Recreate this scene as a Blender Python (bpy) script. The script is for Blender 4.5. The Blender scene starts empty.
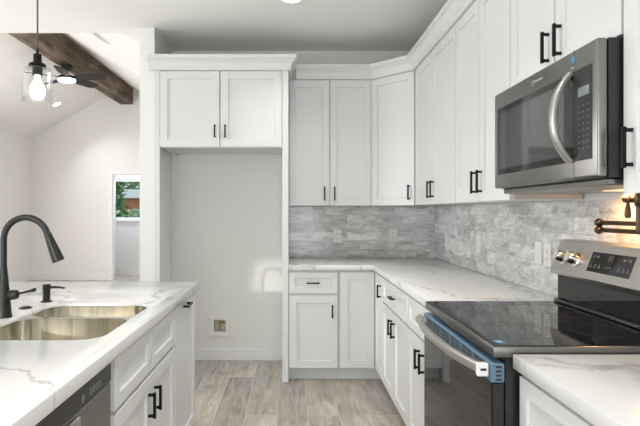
import bpy, bmesh, math, random
from mathutils import Vector, Matrix
random.seed(7)
PI = math.pi
sc = bpy.context.scene
COL = sc.collection

# ------------------------------------------------------------------ camera
cam_data = bpy.data.cameras.new('camera')
cam = bpy.data.objects.new('camera', cam_data); COL.objects.link(cam)
cam.location = (0, 0, 1.31); cam.rotation_euler = (PI/2, 0, 0)
cam_data.sensor_width = 36; cam_data.lens = 36*520/640
cam_data.shift_x = 29/640; cam_data.shift_y = -1/640
cam_data.clip_start = 0.05
sc.camera = cam

# ------------------------------------------------------------------ world, fill lamps, sun, exposure
world = bpy.data.worlds.new('world'); sc.world = world; world.use_nodes = True
wn = world.node_tree.nodes; wl = world.node_tree.links
bgn = wn['Background']; bgn.inputs['Strength'].default_value = 1.3
tc = wn.new('ShaderNodeTexCoord'); sp = wn.new('ShaderNodeSeparateXYZ'); rp = wn.new('ShaderNodeValToRGB')
wl.new(tc.outputs['Generated'], sp.inputs[0]); wl.new(sp.outputs['Z'], rp.inputs[0]); wl.new(rp.outputs[0], bgn.inputs['Color'])
rp.color_ramp.elements[0].color = (0.95, 0.98, 1.0, 1); rp.color_ramp.elements[1].color = (0.55, 0.75, 1.0, 1)

def area(name, loc, rot, sx, sy, power, color=(1, 1, 1), shape='RECTANGLE', spread=PI):
    d = bpy.data.lights.new(name, 'AREA'); d.shape = shape; d.size = sx
    if shape in ('RECTANGLE', 'ELLIPSE'): d.size_y = sy
    d.energy = power; d.color = color; d.spread = spread
    o = bpy.data.objects.new(name, d); COL.objects.link(o); o.location = loc; o.rotation_euler = rot
    return o
# added fill lamps standing in for daylight at unseen openings
area('fill_patio', (-0.6, -2.70, 1.15), (PI/2, 0, 0), 2.5, 2.0, 66, (0.97, 1.0, 1.0))
area('fill_side', (-4.86, 2.0, 1.40), (0, -PI/2, 0), 1.6, 2.8, 104, (0.97, 1.0, 1.0))
area('fill_living', (-4.86, 6.4, 1.35), (0, -PI/2, 0), 1.8, 2.2, 76, (1.0, 0.98, 0.96))
area('vestibule_fill', (-3.1, 10.42, 2.47), (0, 0, 0), 0.5, 0.3, 20, (0.80, 0.87, 1.0))  # added ceiling lamp, brightens the wall below the window
# low morning sun through the narrow sidelight behind the camera
sd = Vector((0.86, 2.6, -0.485)).normalized()
sunspot = bpy.data.lights.new('low_sun', 'SPOT')
so = bpy.data.objects.new('low_sun', sunspot); COL.objects.link(so)
so.location = Vector((-0.18, 4.6, 0.72)) - sd*32
so.rotation_euler = sd.to_track_quat('-Z', 'Y').to_euler()
sunspot.energy = 15000; sunspot.color = (1.0, 0.95, 0.84); sunspot.spot_size = math.radians(6); sunspot.spot_blend = 0.3
sunspot.shadow_soft_size = 0.22

sc.view_settings.view_transform = 'Standard'; sc.view_settings.look = 'None'
sc.view_settings.gamma = 1.0; sc.view_settings.use_curve_mapping = False
sc.view_settings.exposure = -0.15

# ------------------------------------------------------------------ materials
MATS = {}
def pbr(name, color, rough=0.5, metal=0.0, spec=0.5, emit=None, estr=0.0, coat=0.0):
    m = bpy.data.materials.new(name); m.use_nodes = True
    b = m.node_tree.nodes['Principled BSDF']
    b.inputs['Base Color'].default_value = (*color, 1); b.inputs['Roughness'].default_value = rough
    b.inputs['Metallic'].default_value = metal; b.inputs['Specular IOR Level'].default_value = spec
    if coat: b.inputs['Coat Weight'].default_value = coat
    if emit: b.inputs['Emission Color'].default_value = (*emit, 1); b.inputs['Emission Strength'].default_value = estr
    MATS[name] = m
    return m
def nodes(m): return m.node_tree.nodes, m.node_tree.links, m.node_tree.nodes['Principled BSDF']
def ramp(N, stops):
    r = N.new('ShaderNodeValToRGB'); e = r.color_ramp.elements
    while len(e) < len(stops): e.new(0.5)
    for k, (p, c) in enumerate(stops):
        e[k].position = p; e[k].color = (*c, 1) if len(c) == 3 else c
    return r
def mixc(N, L, fac, a, b, mode='MIX'):
    x = N.new('ShaderNodeMix'); x.data_type = 'RGBA'; x.blend_type = mode
    for sock, v in ((x.inputs[0], fac), (x.inputs[6], a), (x.inputs[7], b)):
        if hasattr(v, 'is_linked'): L.new(v, sock)
        elif isinstance(v, (int, float)): sock.default_value = v
        else: sock.default_value = (*v, 1)
    return x.outputs[2]
def noise(N, L, vec, scale, detail=4, rough=0.5, dist=0.0):
    n = N.new('ShaderNodeTexNoise'); n.inputs['Scale'].default_value = scale; n.inputs['Detail'].default_value = detail
    n.inputs['Roughness'].default_value = rough; n.inputs['Distortion'].default_value = dist
    if vec is not None: L.new(vec, n.inputs['Vector'])
    return n
def geo_pos(N, L, scale=(1, 1, 1), rot=(0, 0, 0), loc=(0, 0, 0)):
    g = N.new('ShaderNodeNewGeometry'); mp = N.new('ShaderNodeMapping')
    mp.inputs['Scale'].default_value = scale; mp.inputs['Rotation'].default_value = rot; mp.inputs['Location'].default_value = loc
    L.new(g.outputs['Position'], mp.inputs['Vector'])
    return mp.outputs['Vector']
def bump(N, L, b, height, strength=0.2, dist=0.01):
    u = N.new('ShaderNodeBump'); u.inputs['Strength'].default_value = strength; u.inputs['Distance'].default_value = dist
    L.new(height, u.inputs['Height']); L.new(u.outputs['Normal'], b.inputs['Normal'])

def painted(name, color, rough, tex=0.03, scale=260):
    m = pbr(name, color, rough); N, L, b = nodes(m)
    n = noise(N, L, geo_pos(N, L), scale, 2); bump(N, L, b, n.outputs['Fac'], tex, 0.002)
    return m
painted('wall_paint', (0.815, 0.82, 0.80), 0.6, 0.08)
painted('living_paint', (0.83, 0.815, 0.80), 0.6, 0.08)
painted('ceiling_paint', (0.86, 0.865, 0.845), 0.75, 0.10)
painted('trim_paint', (0.84, 0.845, 0.835), 0.4, 0.02)
painted('cabinet_paint', (0.72, 0.73, 0.73), 0.38, 0.015, 400)
painted('raw_wood', (0.60, 0.55, 0.49), 0.6)
pbr('black_metal', (0.012, 0.012, 0.012), 0.38, 0.7)
pbr('faucet_black', (0.022, 0.024, 0.022), 0.36, 0.5)
pbr('bronze', (0.075, 0.052, 0.034), 0.30, 0.9)
pbr('black_plastic', (0.015, 0.015, 0.016), 0.35)
pbr('black_enamel', (0.018, 0.018, 0.019), 0.25)
pbr('black_glass', (0.008, 0.008, 0.009), 0.04, 0.0, 0.45)
pbr('window_glass_tint', (0.045, 0.047, 0.047), 0.05, 0.0, 0.9)
pbr('plate_white', (0.82, 0.82, 0.80), 0.35)
pbr('slot_dark', (0.06, 0.06, 0.06), 0.5)
pbr('blue_film', (0.105, 0.19, 0.275), 0.4)
pbr('blue_sticker', (0.06, 0.26, 0.48), 0.4)
pbr('white_film', (0.80, 0.80, 0.80), 0.25)
pbr('print_grey', (0.13, 0.13, 0.13), 0.5)
pbr('print_white', (0.42, 0.42, 0.42), 0.5)
pbr('lcd', (0.20, 0.23, 0.23), 0.2)
pbr('ring_grey', (0.045, 0.045, 0.045), 0.15)
pbr('cord_grey', (0.10, 0.10, 0.10), 0.5)
pbr('fan_black', (0.02, 0.018, 0.017), 0.6, 0, 0.2)
pbr('fan_blade', (0.035, 0.032, 0.03), 0.7, 0, 0.2)
pbr('brass', (0.55, 0.38, 0.16), 0.3, 1.0)
pbr('red_valve', (0.35, 0.05, 0.05), 0.4)
pbr('box_inside', (0.80, 0.77, 0.68), 0.6)
pbr('lamp_glow', (1, 1, 1), 0.5, emit=(1.0, 0.97, 0.92), estr=9)
pbr('bulb_glow', (1, 1, 1), 0.5, emit=(1.0, 0.98, 0.95), estr=5)
pbr('hood_glow', (1, 1, 1), 0.5, emit=(1.0, 0.62, 0.30), estr=2)
pbr('chrome', (0.75, 0.72, 0.68), 0.10, 1.0)
pbr('red_paint', (0.52, 0.20, 0.10), 0.5)
pbr('shed_roof', (0.85, 0.86, 0.88), 0.5)
pbr('bark', (0.10, 0.07, 0.045), 0.8)

def steel(name, color, rough, axis_scale, lo=0.9, hi=1.08):
    m = pbr(name, color, rough, 1.0); N, L, b = nodes(m)
    n = noise(N, L, geo_pos(N, L, axis_scale), 1.0, 3, 0.6)
    r = ramp(N, [(0.3, tuple(c*lo for c in color)), (0.7, tuple(min(1, c*hi) for c in color))])
    L.new(n.outputs['Fac'], r.inputs[0]); L.new(r.outputs[0], b.inputs['Base Color'])
    bump(N, L, b, n.outputs['Fac'], 0.05, 0.001)
    return m
steel('steel', (0.25, 0.245, 0.238), 0.30, (600, 6, 600))
steel('steel_bright', (0.52, 0.505, 0.48), 0.38, (600, 6, 600))
steel('steel_sink', (0.74, 0.71, 0.63), 0.22, (22, 22, 1), 0.65, 1.2)
steel('steel_dark', (0.16, 0.157, 0.15), 0.30, (600, 6, 600))

# thin clear glass
def clear_glass(name, gloss=0.12, tint=(1, 1, 1)):
    m = bpy.data.materials.new(name); m.use_nodes = True; N = m.node_tree.nodes; L = m.node_tree.links
    N.remove(N['Principled BSDF'])
    t = N.new('ShaderNodeBsdfTransparent'); t.inputs[0].default_value = (*tint, 1)
    g = N.new('ShaderNodeBsdfGlossy'); g.inputs['Roughness'].default_value = 0.02
    lw = N.new('ShaderNodeLayerWeight'); lw.inputs['Blend'].default_value = gloss
    mx = N.new('ShaderNodeMixShader'); L.new(lw.outputs['Facing'], mx.inputs[0]); L.new(t.outputs[0], mx.inputs[1]); L.new(g.outputs[0], mx.inputs[2])
    L.new(mx.outputs[0], N['Material Output'].inputs[0]); MATS[name] = m
clear_glass('clear_glass', 0.10)
clear_glass('shade_glass', 0.15, (0.985, 0.99, 0.99))

# veined white quartz
def quartz():
    m = pbr('quartz', (0.83, 0.82, 0.80), 0.16); N, L, b = nodes(m)
    p = geo_pos(N, L, (1, 1, 1), (0, 0, 0.5), (3.1, 1.7, 0))
    w = noise(N, L, p, 2.6, 5, 0.6)
    def vein(scale, width, loc, soft):
        pv = geo_pos(N, L, (1.0, 0.55, 1), (0, 0, 0.65), loc)
        ad = N.new('ShaderNodeVectorMath'); ad.operation = 'MULTIPLY_ADD'
        L.new(w.outputs['Color'], ad.inputs[0]); ad.inputs[1].default_value = (0.35, 0.35, 0.35); L.new(pv, ad.inputs[2])
        n = noise(N, L, ad.outputs[0], scale, 1.5, 0.4)
        s = N.new('ShaderNodeMath'); s.operation = 'SUBTRACT'; L.new(n.outputs['Fac'], s.inputs[0]); s.inputs[1].default_value = 0.5
        a = N.new('ShaderNodeMath'); a.operation = 'ABSOLUTE'; L.new(s.outputs[0], a.inputs[0])
        r = ramp(N, [(0.0, (1, 1, 1)), (width, (soft,)*3), (width*3, (0, 0, 0))]); L.new(a.outputs[0], r.inputs[0])
        return r.outputs[0]
    v1 = vein(1.1, 0.0035, (0.3, 0.9, 0), 0.55); v2 = vein(2.0, 0.004, (5.2, 2.2, 0), 0.45)
    msk = noise(N, L, p, 1.3, 2); mr = ramp(N, [(0.36, (0, 0, 0)), (0.5, (1, 1, 1))]); L.new(msk.outputs['Fac'], mr.inputs[0])
    m2 = N.new('ShaderNodeMath'); m2.operation = 'MULTIPLY'; L.new(v2, m2.inputs[0]); L.new(mr.outputs[0], m2.inputs[1])
    cl = noise(N, L, p, 2.5, 5, 0.6); cr = ramp(N, [(0.3, (0.69, 0.685, 0.68)), (0.7, (0.74, 0.735, 0.73))]); L.new(cl.outputs['Fac'], cr.inputs[0])
    f1 = N.new('ShaderNodeMath'); f1.operation = 'MULTIPLY'; L.new(v1, f1.inputs[0]); f1.inputs[1].default_value = 0.7
    f2 = N.new('ShaderNodeMath'); f2.operation = 'MULTIPLY'; L.new(m2.outputs[0], f2.inputs[0]); f2.inputs[1].default_value = 0.85
    c1 = mixc(N, L, f1.outputs[0], cr.outputs[0], (0.36, 0.35, 0.34))
    c2 = mixc(N, L, f2.outputs[0], c1, (0.36, 0.35, 0.335))
    L.new(c2, b.inputs['Base Color'])
quartz()

# grey marble running-bond tile; axis picks the wall plane
def marble(name, swap):
    m = pbr(name, (0.4, 0.4, 0.4), 0.13); N, L, b = nodes(m)
    g = N.new('ShaderNodeNewGeometry'); s = N.new('ShaderNodeSeparateXYZ'); L.new(g.outputs['Position'], s.inputs[0])
    c = N.new('ShaderNodeCombineXYZ'); L.new(s.outputs['Y' if swap else 'X'], c.inputs[0])
    zo = N.new('ShaderNodeMath'); zo.operation = 'SUBTRACT'; L.new(s.outputs['Z'], zo.inputs[0]); zo.inputs[1].default_value = 0.905
    L.new(zo.outputs[0], c.inputs[1])
    br = N.new('ShaderNodeTexBrick'); L.new(c.outputs[0], br.inputs['Vector'])
    br.offset = 0.37; br.offset_frequency = 2; br.inputs['Scale'].default_value = 1.0
    br.inputs['Brick Width'].default_value = 0.305; br.inputs['Row Height'].default_value = 0.0762
    br.inputs['Mortar Size'].default_value = 0.0012; br.inputs['Mortar Smooth'].default_value = 0.3; br.inputs['Bias'].default_value = 0.0
    br.inputs['Color1'].default_value = (0, 0, 0, 1); br.inputs['Color2'].default_value = (1, 1, 1, 1); br.inputs['Mortar'].default_value = (0.5, 0.5, 0.5, 1)
    # every tile gets its own slab of stone: shift the noise by the tile's random value
    sh = N.new('ShaderNodeVectorMath'); sh.operation = 'MULTIPLY_ADD'; L.new(br.outputs['Color'], sh.inputs[0]); sh.inputs[1].default_value = (7, 3, 11); L.new(g.outputs['Position'], sh.inputs[2])
    mp = N.new('ShaderNodeMapping'); mp.inputs['Rotation'].default_value = (0.4, 0.5, 0.5); mp.inputs['Scale'].default_value = (0.65, 0.75, 2.2); L.new(sh.outputs[0], mp.inputs[0])
    n1 = noise(N, L, mp.outputs[0], 7, 8, 0.62, 0.8); n2 = noise(N, L, mp.outputs[0], 28, 6, 0.7, 1.2)
    r1 = ramp(N, [(0.30, (0.34, 0.345, 0.34)), (0.46, (0.63, 0.64, 0.63)), (0.70, (0.92, 0.92, 0.91))]); L.new(n1.outputs['Fac'], r1.inputs[0])
    r2 = ramp(N, [(0.36, (0.55, 0.55, 0.55)), (0.52, (1.06, 1.06, 1.06))]); L.new(n2.outputs['Fac'], r2.inputs[0])
    c1 = mixc(N, L, 0.55, r1.outputs[0], r2.outputs[0], 'MULTIPLY')
    rt = ramp(N, [(0.0, (0.80, 0.80, 0.80)), (1.0, (1.16, 1.16, 1.16))]); L.new(br.outputs['Color'], rt.inputs[0])
    c2 = mixc(N, L, 1.0, c1, rt.outputs[0], 'MULTIPLY')
    c3 = mixc(N, L, br.outputs['Fac'], c2, (0.55, 0.55, 0.54))
    L.new(c3, b.inputs['Base Color'])
    iv = N.new('ShaderNodeMath'); iv.operation = 'SUBTRACT'; iv.inputs[0].default_value = 1.0; L.new(br.outputs['Fac'], iv.inputs[1])
    bump(N, L, b, iv.outputs[0], 0.25, 0.002)
marble('marble_back', False); marble('marble_side', True)

# wood-look plank tile, planks running away from the camera
def planks():
    m = pbr('plank_tile', (0.4, 0.36, 0.32), 0.35); N, L, b = nodes(m)
    g = N.new('ShaderNodeNewGeometry'); s = N.new('ShaderNodeSeparateXYZ'); L.new(g.outputs['Position'], s.inputs[0])
    c = N.new('ShaderNodeCombineXYZ'); L.new(s.outputs['Y'], c.inputs[0]); L.new(s.outputs['X'], c.inputs[1])
    off = N.new('ShaderNodeVectorMath'); off.operation = 'ADD'; L.new(c.outputs[0], off.inputs[0]); off.inputs[1].default_value = (0.25, 0.09, 0)
    br = N.new('ShaderNodeTexBrick'); L.new(off.outputs[0], br.inputs['Vector']); br.offset = 0.35; br.offset_frequency = 2
    br.inputs['Scale'].default_value = 1.0; br.inputs['Brick Width'].default_value = 1.2; br.inputs['Row Height'].default_value = 0.2
    br.inputs['Mortar Size'].default_value = 0.0022; br.inputs['Mortar Smooth'].default_value = 0.1
    br.inputs['Color1'].default_value = (0, 0, 0, 1); br.inputs['Color2'].default_value = (1, 1, 1, 1)
    sh = N.new('ShaderNodeVectorMath'); sh.operation = 'MULTIPLY_ADD'; L.new(br.outputs['Color'], sh.inputs[0]); sh.inputs[1].default_value = (5, 9, 3); L.new(off.outputs[0], sh.inputs[2])
    mp = N.new('ShaderNodeMapping'); mp.inputs['Scale'].default_value = (1.6, 11, 1); L.new(sh.outputs[0], mp.inputs[0])
    n1 = noise(N, L, mp.outputs[0], 1.6, 7, 0.62, 1.4)
    mp2 = N.new('ShaderNodeMapping'); mp2.inputs['Scale'].default_value = (3, 6, 1); L.new(sh.outputs[0], mp2.inputs[0])
    n2 = noise(N, L, mp2.outputs[0], 1.2, 3, 0.5, 0.5)
    r1 = ramp(N, [(0.30, (0.31, 0.265, 0.22)), (0.50, (0.49, 0.435, 0.38)), (0.72, (0.64, 0.585, 0.525))]); L.new(n1.outputs['Fac'], r1.inputs[0])
    r2 = ramp(N, [(0.3, (0.72, 0.71, 0.69)), (0.6, (1.05, 1.05, 1.05))]); L.new(n2.outputs['Fac'], r2.inputs[0])
    c1 = mixc(N, L, 0.8, r1.outputs[0], r2.outputs[0], 'MULTIPLY')
    rt = ramp(N, [(0.0, (0.80, 0.80, 0.80)), (1.0, (1.14, 1.14, 1.14))]); L.new(br.outputs['Color'], rt.inputs[0])
    c2 = mixc(N, L, 1.0, c1, rt.outputs[0], 'MULTIPLY')
    c3 = mixc(N, L, br.outputs['Fac'], c2, (0.58, 0.55, 0.51)); L.new(c3, b.inputs['Base Color'])
planks()

def rustic():
    m = pbr('rustic_wood', (0.1, 0.07, 0.05), 0.75); N, L, b = nodes(m)
    p = geo_pos(N, L, (9, 0.9, 9)); n1 = noise(N, L, p, 1.3, 8, 0.65, 1.0)
    n2 = noise(N, L, geo_pos(N, L, (2.5, 1.2, 2.5)), 1.6, 3, 0.5)
    r1 = ramp(N, [(0.3, (0.030, 0.023, 0.017)), (0.5, (0.14, 0.102, 0.073)), (0.70, (0.38, 0.29, 0.21))]); L.new(n1.outputs['Fac'], r1.inputs[0])
    r2 = ramp(N, [(0.35, (0.45, 0.45, 0.45)), (0.65, (1.2, 1.15, 1.1))]); L.new(n2.outputs['Fac'], r2.inputs[0])
    L.new(mixc(N, L, 0.8, r1.outputs[0], r2.outputs[0], 'MULTIPLY'), b.inputs['Base Color']); bump(N, L, b, n1.outputs['Fac'], 0.5, 0.01)
rustic()
def foliage(name, a, bcol):
    m = pbr(name, a, 0.5); N, L, b = nodes(m)
    n = noise(N, L, geo_pos(N, L), 9, 3); r = ramp(N, [(0.3, a), (0.7, bcol)]); L.new(n.outputs['Fac'], r.inputs[0]); L.new(r.outputs[0], b.inputs['Base Color'])
foliage('leaf_dark', (0.04, 0.14, 0.05), (0.20, 0.42, 0.17)); foliage('leaf_light', (0.22, 0.42, 0.20), (0.62, 0.80, 0.55))
foliage('lawn_green', (0.10, 0.26, 0.08), (0.20, 0.40, 0.14))

# ------------------------------------------------------------------ mesh builder
class Fr:
    """A face frame: a runs along the face, b is height, c sticks out of it."""
    def __init__(s, o, u, n): s.o = Vector(o); s.u = Vector(u).normalized(); s.n = Vector(n).normalized(); s.z = Vector((0, 0, 1))
    def __call__(s, a, b, c): return s.o + s.u*a + s.z*b + s.n*c
WF = Fr((0, 0, 0), (1, 0, 0), (0, 1, 0))     # a = x, b = z, c = y

class MB:
    def __init__(s): s.bm = bmesh.new()
    def _merge(s, t):
        me = bpy.data.meshes.new('tmp'); t.to_mesh(me); t.free(); s.bm.from_mesh(me); bpy.data.meshes.remove(me)
    def fbox(s, F, a0, a1, b0, b1, c0, c1, bev=0.0, seg=1):
        t = bmesh.new(); vs = [t.verts.new(F(a, b, c)) for c in (c0, c1) for b in (b0, b1) for a in (a0, a1)]
        for q in ((0, 1, 3, 2), (4, 6, 7, 5), (0, 2, 6, 4), (1, 5, 7, 3), (0, 4, 5, 1), (2, 3, 7, 6)): t.faces.new([vs[i] for i in q])
        bmesh.ops.recalc_face_normals(t, faces=t.faces)
        if bev: bmesh.ops.bevel(t, geom=t.edges[:], offset=bev, segments=seg, affect='EDGES', profile=0.5)
        s._merge(t); return s
    def box(s, x0, x1, y0, y1, z0, z1, bev=0.0, seg=1): return s.fbox(WF, x0, x1, z0, z1, y0, y1, bev, seg)
    def shaker(s, F, a0, a1, b0, b1, c1, thick=0.02, rail=0.058, rec=0.011, bev=0.0015):
        t = bmesh.new(); r = rail; k = 0.004
        def ring(d, c): return [t.verts.new(F(a, b, c)) for a, b in ((a0+d, b0+d), (a1-d, b0+d), (a1-d, b1-d), (a0+d, b1-d))]
        R = [ring(0, c1-thick), ring(0, c1-bev), ring(bev, c1), ring(r-bev, c1), ring(r, c1-bev), ring(r+k*0.3, c1-rec)]
        for p, q in zip(R, R[1:]):
            for i in range(4): t.faces.new((p[i], p[(i+1) % 4], q[(i+1) % 4], q[i]))
        t.faces.new(R[0][::-1]); t.faces.new(R[-1])
        bmesh.ops.recalc_face_normals(t, faces=t.faces); s._merge(t); return s
    def prism(s, poly, z0, z1, holes=(), bev=0.0):
        t = bmesh.new(); edges = []
        for lp in [poly, *holes]:
            vs = [t.verts.new((p[0], p[1], z1)) for p in lp]
            edges += [t.edges.new((vs[i], vs[(i+1) % len(vs)])) for i in range(len(vs))]
        bmesh.ops.triangle_fill(t, use_beauty=True, use_dissolve=False, edges=edges)
        bmesh.ops.dissolve_limit(t, angle_limit=0.001, verts=t.verts[:], edges=t.edges[:]) if not holes else None
        g = bmesh.ops.extrude_face_region(t, geom=t.faces[:]); vs = [e for e in g['geom'] if isinstance(e, bmesh.types.BMVert)]
        bmesh.ops.translate(t, verts=vs, vec=(0, 0, z0-z1)); bmesh.ops.recalc_face_normals(t, faces=t.faces)
        if bev:
            ed = [e for e in t.edges if len(e.link_faces) == 2 and abs(e.calc_face_angle(0)) > 0.9]
            bmesh.ops.bevel(t, geom=ed, offset=bev, segments=2, affect='EDGES', profile=0.5)
        s._merge(t); return s
    def tube(s, pts, rad, seg=12, cap=True, flat=None):
        """tube along points; rad a number or a list; flat=(w, h, up) gives a rounded flat bar instead"""
        pts = [Vector(p) for p in pts]; n = len(pts); rads = rad if isinstance(rad, (list, tuple)) else [rad]*n
        t = bmesh.new(); rings = []; ref = None
        for i, p in enumerate(pts):
            d = (pts[min(i+1, n-1)] - pts[max(i-1, 0)]).normalized()
            if flat: side = d.cross(Vector(flat[2])).normalized(); up = side.cross(d).normalized()
            else:
                if ref is None: ref = Vector((0, 0, 1)) if abs(d.z) < 0.9 else Vector((1, 0, 0))
                side = d.cross(ref).normalized(); up = side.cross(d).normalized(); ref = up
            ring = []
            for k in range(seg):
                a = 2*PI*k/seg
                if flat:
                    ca, sa = math.cos(a), math.sin(a); e = 0.5
                    x = math.copysign(abs(ca)**e, ca)*flat[0]/2; y = math.copysign(abs(sa)**e, sa)*flat[1]/2
                else: x, y = math.cos(a)*rads[i], math.sin(a)*rads[i]
                ring.append(t.verts.new(p + side*x + up*y))
            rings.append(ring)
        for p, q in zip(rings, rings[1:]):
            for k in range(seg): t.faces.new((p[k], p[(k+1) % seg], q[(k+1) % seg], q[k]))
        if cap: t.faces.new(rings[0][::-1]); t.faces.new(rings[-1])
        bmesh.ops.recalc_face_normals(t, faces=t.faces); s._merge(t); return s
    def lathe(s, prof, o, axis=(0, 0, 1), seg=32, cap=True):
        """prof = [(r, h)...] turned about axis through o"""
        ax = Vector(axis).normalized(); e = Vector((1, 0, 0)) if abs(ax.x) < 0.9 else Vector((0, 1, 0))
        u = ax.cross(e).normalized(); v = ax.cross(u); o = Vector(o); t = bmesh.new(); rings = []
        for r, h in prof:
            if r < 1e-6: rings.append([t.verts.new(o + ax*h)])
            else: rings.append([t.verts.new(o + ax*h + (u*math.cos(2*PI*k/seg) + v*math.sin(2*PI*k/seg))*r) for k in range(seg)])
        for p, q in zip(rings, rings[1:]):
            if len(p) == 1 and len(q) == 1: continue
            for k in range(seg):
                j = (k+1) % seg
                if len(p) == 1: t.faces.new((p[0], q[j], q[k]))
                elif len(q) == 1: t.faces.new((p[k], p[j], q[0]))
                else: t.faces.new((p[k], p[j], q[j], q[k]))
        if cap:
            if len(rings[0]) > 1: t.faces.new(rings[0][::-1])
            if len(rings[-1]) > 1: t.faces.new(rings[-1])
        bmesh.ops.recalc_face_normals(t, faces=t.faces); s._merge(t); return s
    def sweep(s, path, prof, side=1):
        """mitred moulding: profile points (out, z) carried along a floor-plan path"""
        P = [Vector((p[0], p[1], 0)) for p in path]; n = len(P); t = bmesh.new(); rings = []
        def nrm(a, b): d = (b-a).normalized(); return Vector((d.y, -d.x, 0))*side
        for i in range(n):
            if i == 0: m = nrm(P[0], P[1])
            elif i == n-1: m = nrm(P[-2], P[-1])
            else:
                a, b = nrm(P[i-1], P[i]), nrm(P[i], P[i+1]); m = (a+b).normalized(); m = m/max(0.2, m.dot(a))
            rings.append([t.verts.new(P[i] + m*o + Vector((0, 0, z))) for o, z in prof])
        k = len(prof)
        for p, q in zip(rings, rings[1:]):
            for j in range(k): t.faces.new((p[j], p[(j+1) % k], q[(j+1) % k], q[j]))
        t.faces.new(rings[0][::-1]); t.faces.new(rings[-1])
        bmesh.ops.recalc_face_normals(t, faces=t.faces); s._merge(t); return s
    def quad(s, pts): s.bm.faces.new([s.bm.verts.new(p) for p in pts]); return s
    def build(s, name, mat, parent=None, smooth=True, base=None):
        bm = s.bm
        me = bpy.data.meshes.new(name)
        if parent is not None:
            w = Vector((0, 0, 0)); q = parent
            while q is not None: w += q.location; q = q.parent
            off = w; loc = Vector((0, 0, 0))
        else:
            xs = [v.co for v in bm.verts]
            lo = [min(c[i] for c in xs) for i in range(3)]; hi = [max(c[i] for c in xs) for i in range(3)]
            off = Vector(((lo[0]+hi[0])/2, (lo[1]+hi[1])/2, lo[2])); loc = off
        bmesh.ops.translate(bm, verts=bm.verts[:], vec=-off)
        bm.to_mesh(me); bm.free(); me.materials.append(MATS[mat])
        if smooth:
            me.shade_smooth(); me.set_sharp_from_angle(angle=math.radians(32))
        o = bpy.data.objects.new(name, me); COL.objects.link(o); o.location = loc
        if parent is not None: o.parent = parent
        return o

def tag(o, label, cat, group=None, kind=None):
    o['label'] = label; o['category'] = cat
    if group: o['group'] = group
    if kind: o['kind'] = kind
    return o
def thing(name, label, cat, loc, group=None, kind=None):
    o = bpy.data.objects.new(name, None); COL.objects.link(o); o.location = loc; o.empty_display_size = 0.1
    return tag(o, label, cat, group, kind)
def struct(o): o['kind'] = 'structure'; return o
def sbox(name, mat, *a): return struct(MB().box(*a).build(name, mat, smooth=False))
def rrect(x0, x1, y0, y1, r, seg=6):
    pts = []
    for cx, cy, a0 in ((x1-r, y1-r, 0), (x0+r, y1-r, 90), (x0+r, y0+r, 180), (x1-r, y0+r, 270)):
        for k in range(seg+1):
            a = math.radians(a0 + 90*k/seg); pts.append((cx+r*math.cos(a), cy+r*math.sin(a)))
    return pts

# ------------------------------------------------------------------ room
D = 4.60; WX = 1.275; H = 2.735; LX = -4.98; RY = -2.80; FY = 10.0; EY = 4.14
RIDX = -3.16; SLOPE = 0.563; PLATE = 2.735; RIDZ = PLATE + SLOPE*(RIDX-LX); SX = -1.17
sbox('floor', 'plank_tile', LX-0.12, WX+0.12, RY-0.12, 11.15, -0.06, 0)
m = MB(); m.box(LX, WX, RY, EY-0.12, H, H+0.12); m.box(-1.055, WX, EY-0.12, D, H, H+0.12); struct(m.build('ceiling', 'ceiling_paint', smooth=False))
# back wall with the recess for the water box
BX0, BX1, BZ0, BZ1 = -0.685, -0.573, 0.248, 0.360
m = MB(); m.box(-1.055, BX0, D, D+0.12, 0, H); m.box(BX1, WX+0.12, D, D+0.12, 0, H); m.box(BX0, BX1, D, D+0.12, 0, BZ0); m.box(BX0, BX1, D, D+0.12, BZ1, H)
struct(m.build('wall_back', 'wall_paint', smooth=False))
# side wall behind range with a window behind the camera
sbox('wall_right', 'wall_paint', WX, WX+0.12, RY-0.12, D, 0, H)
# stub wall between the alcove and the living room, running on as that room's side wall
m = MB(); m.box(SX, -1.056, 4.02, D+0.12, 0, H); m.box(SX, -1.056, D+0.12, FY, 0, PLATE+0.05)
struct(m.build('wall_partition', 'wall_paint', smooth=False))
# living room end wall (gable) with doorway
DX0, DX1, DZ = -3.43, -2.5, 2.04
def gable(m, y0, y1, x0, x1):
    F = lambda x, y, z: (x, y, z)
    pts = [(x0, 0), (x0, RIDZ - SLOPE*abs(x0-RIDX))]
    if x0 < RIDX < x1: pts.append((RIDX, RIDZ))
    pts += [(x1, RIDZ - SLOPE*abs(x1-RIDX)), (x1, 0)]
    t = m.bm; a = [t.verts.new((x, y0, z)) for x, z in pts]; b = [t.verts.new((x, y1, z)) for x, z in pts]; n = len(pts)
    t.faces.new(a); t.faces.new(b[::-1])
    for i in range(n): t.faces.new((a[i], b[i], b[(i+1) % n], a[(i+1) % n]))
m = MB(); gable(m, FY, FY+0.12, LX, DX0); gable(m, FY, FY+0.12, DX1, SX)
t = m.bm
tp = [(DX0, DZ), (DX0, RIDZ-SLOPE*abs(DX0-RIDX)), (RIDX, RIDZ), (DX1, RIDZ-SLOPE*abs(DX1-RIDX)), (DX1, DZ)]
a = [t.verts.new((x, FY, z)) for x, z in tp]; b = [t.verts.new((x, FY+0.12, z)) for x, z in tp]
t.faces.new(a); t.faces.new(b[::-1])
for i in range(5): t.faces.new((a[i], b[i], b[(i+1) % 5], a[(i+1) % 5]))
bmesh.ops.recalc_face_normals(t, faces=t.faces)
struct(m.build('wall_living', 'living_paint', smooth=False))
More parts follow.
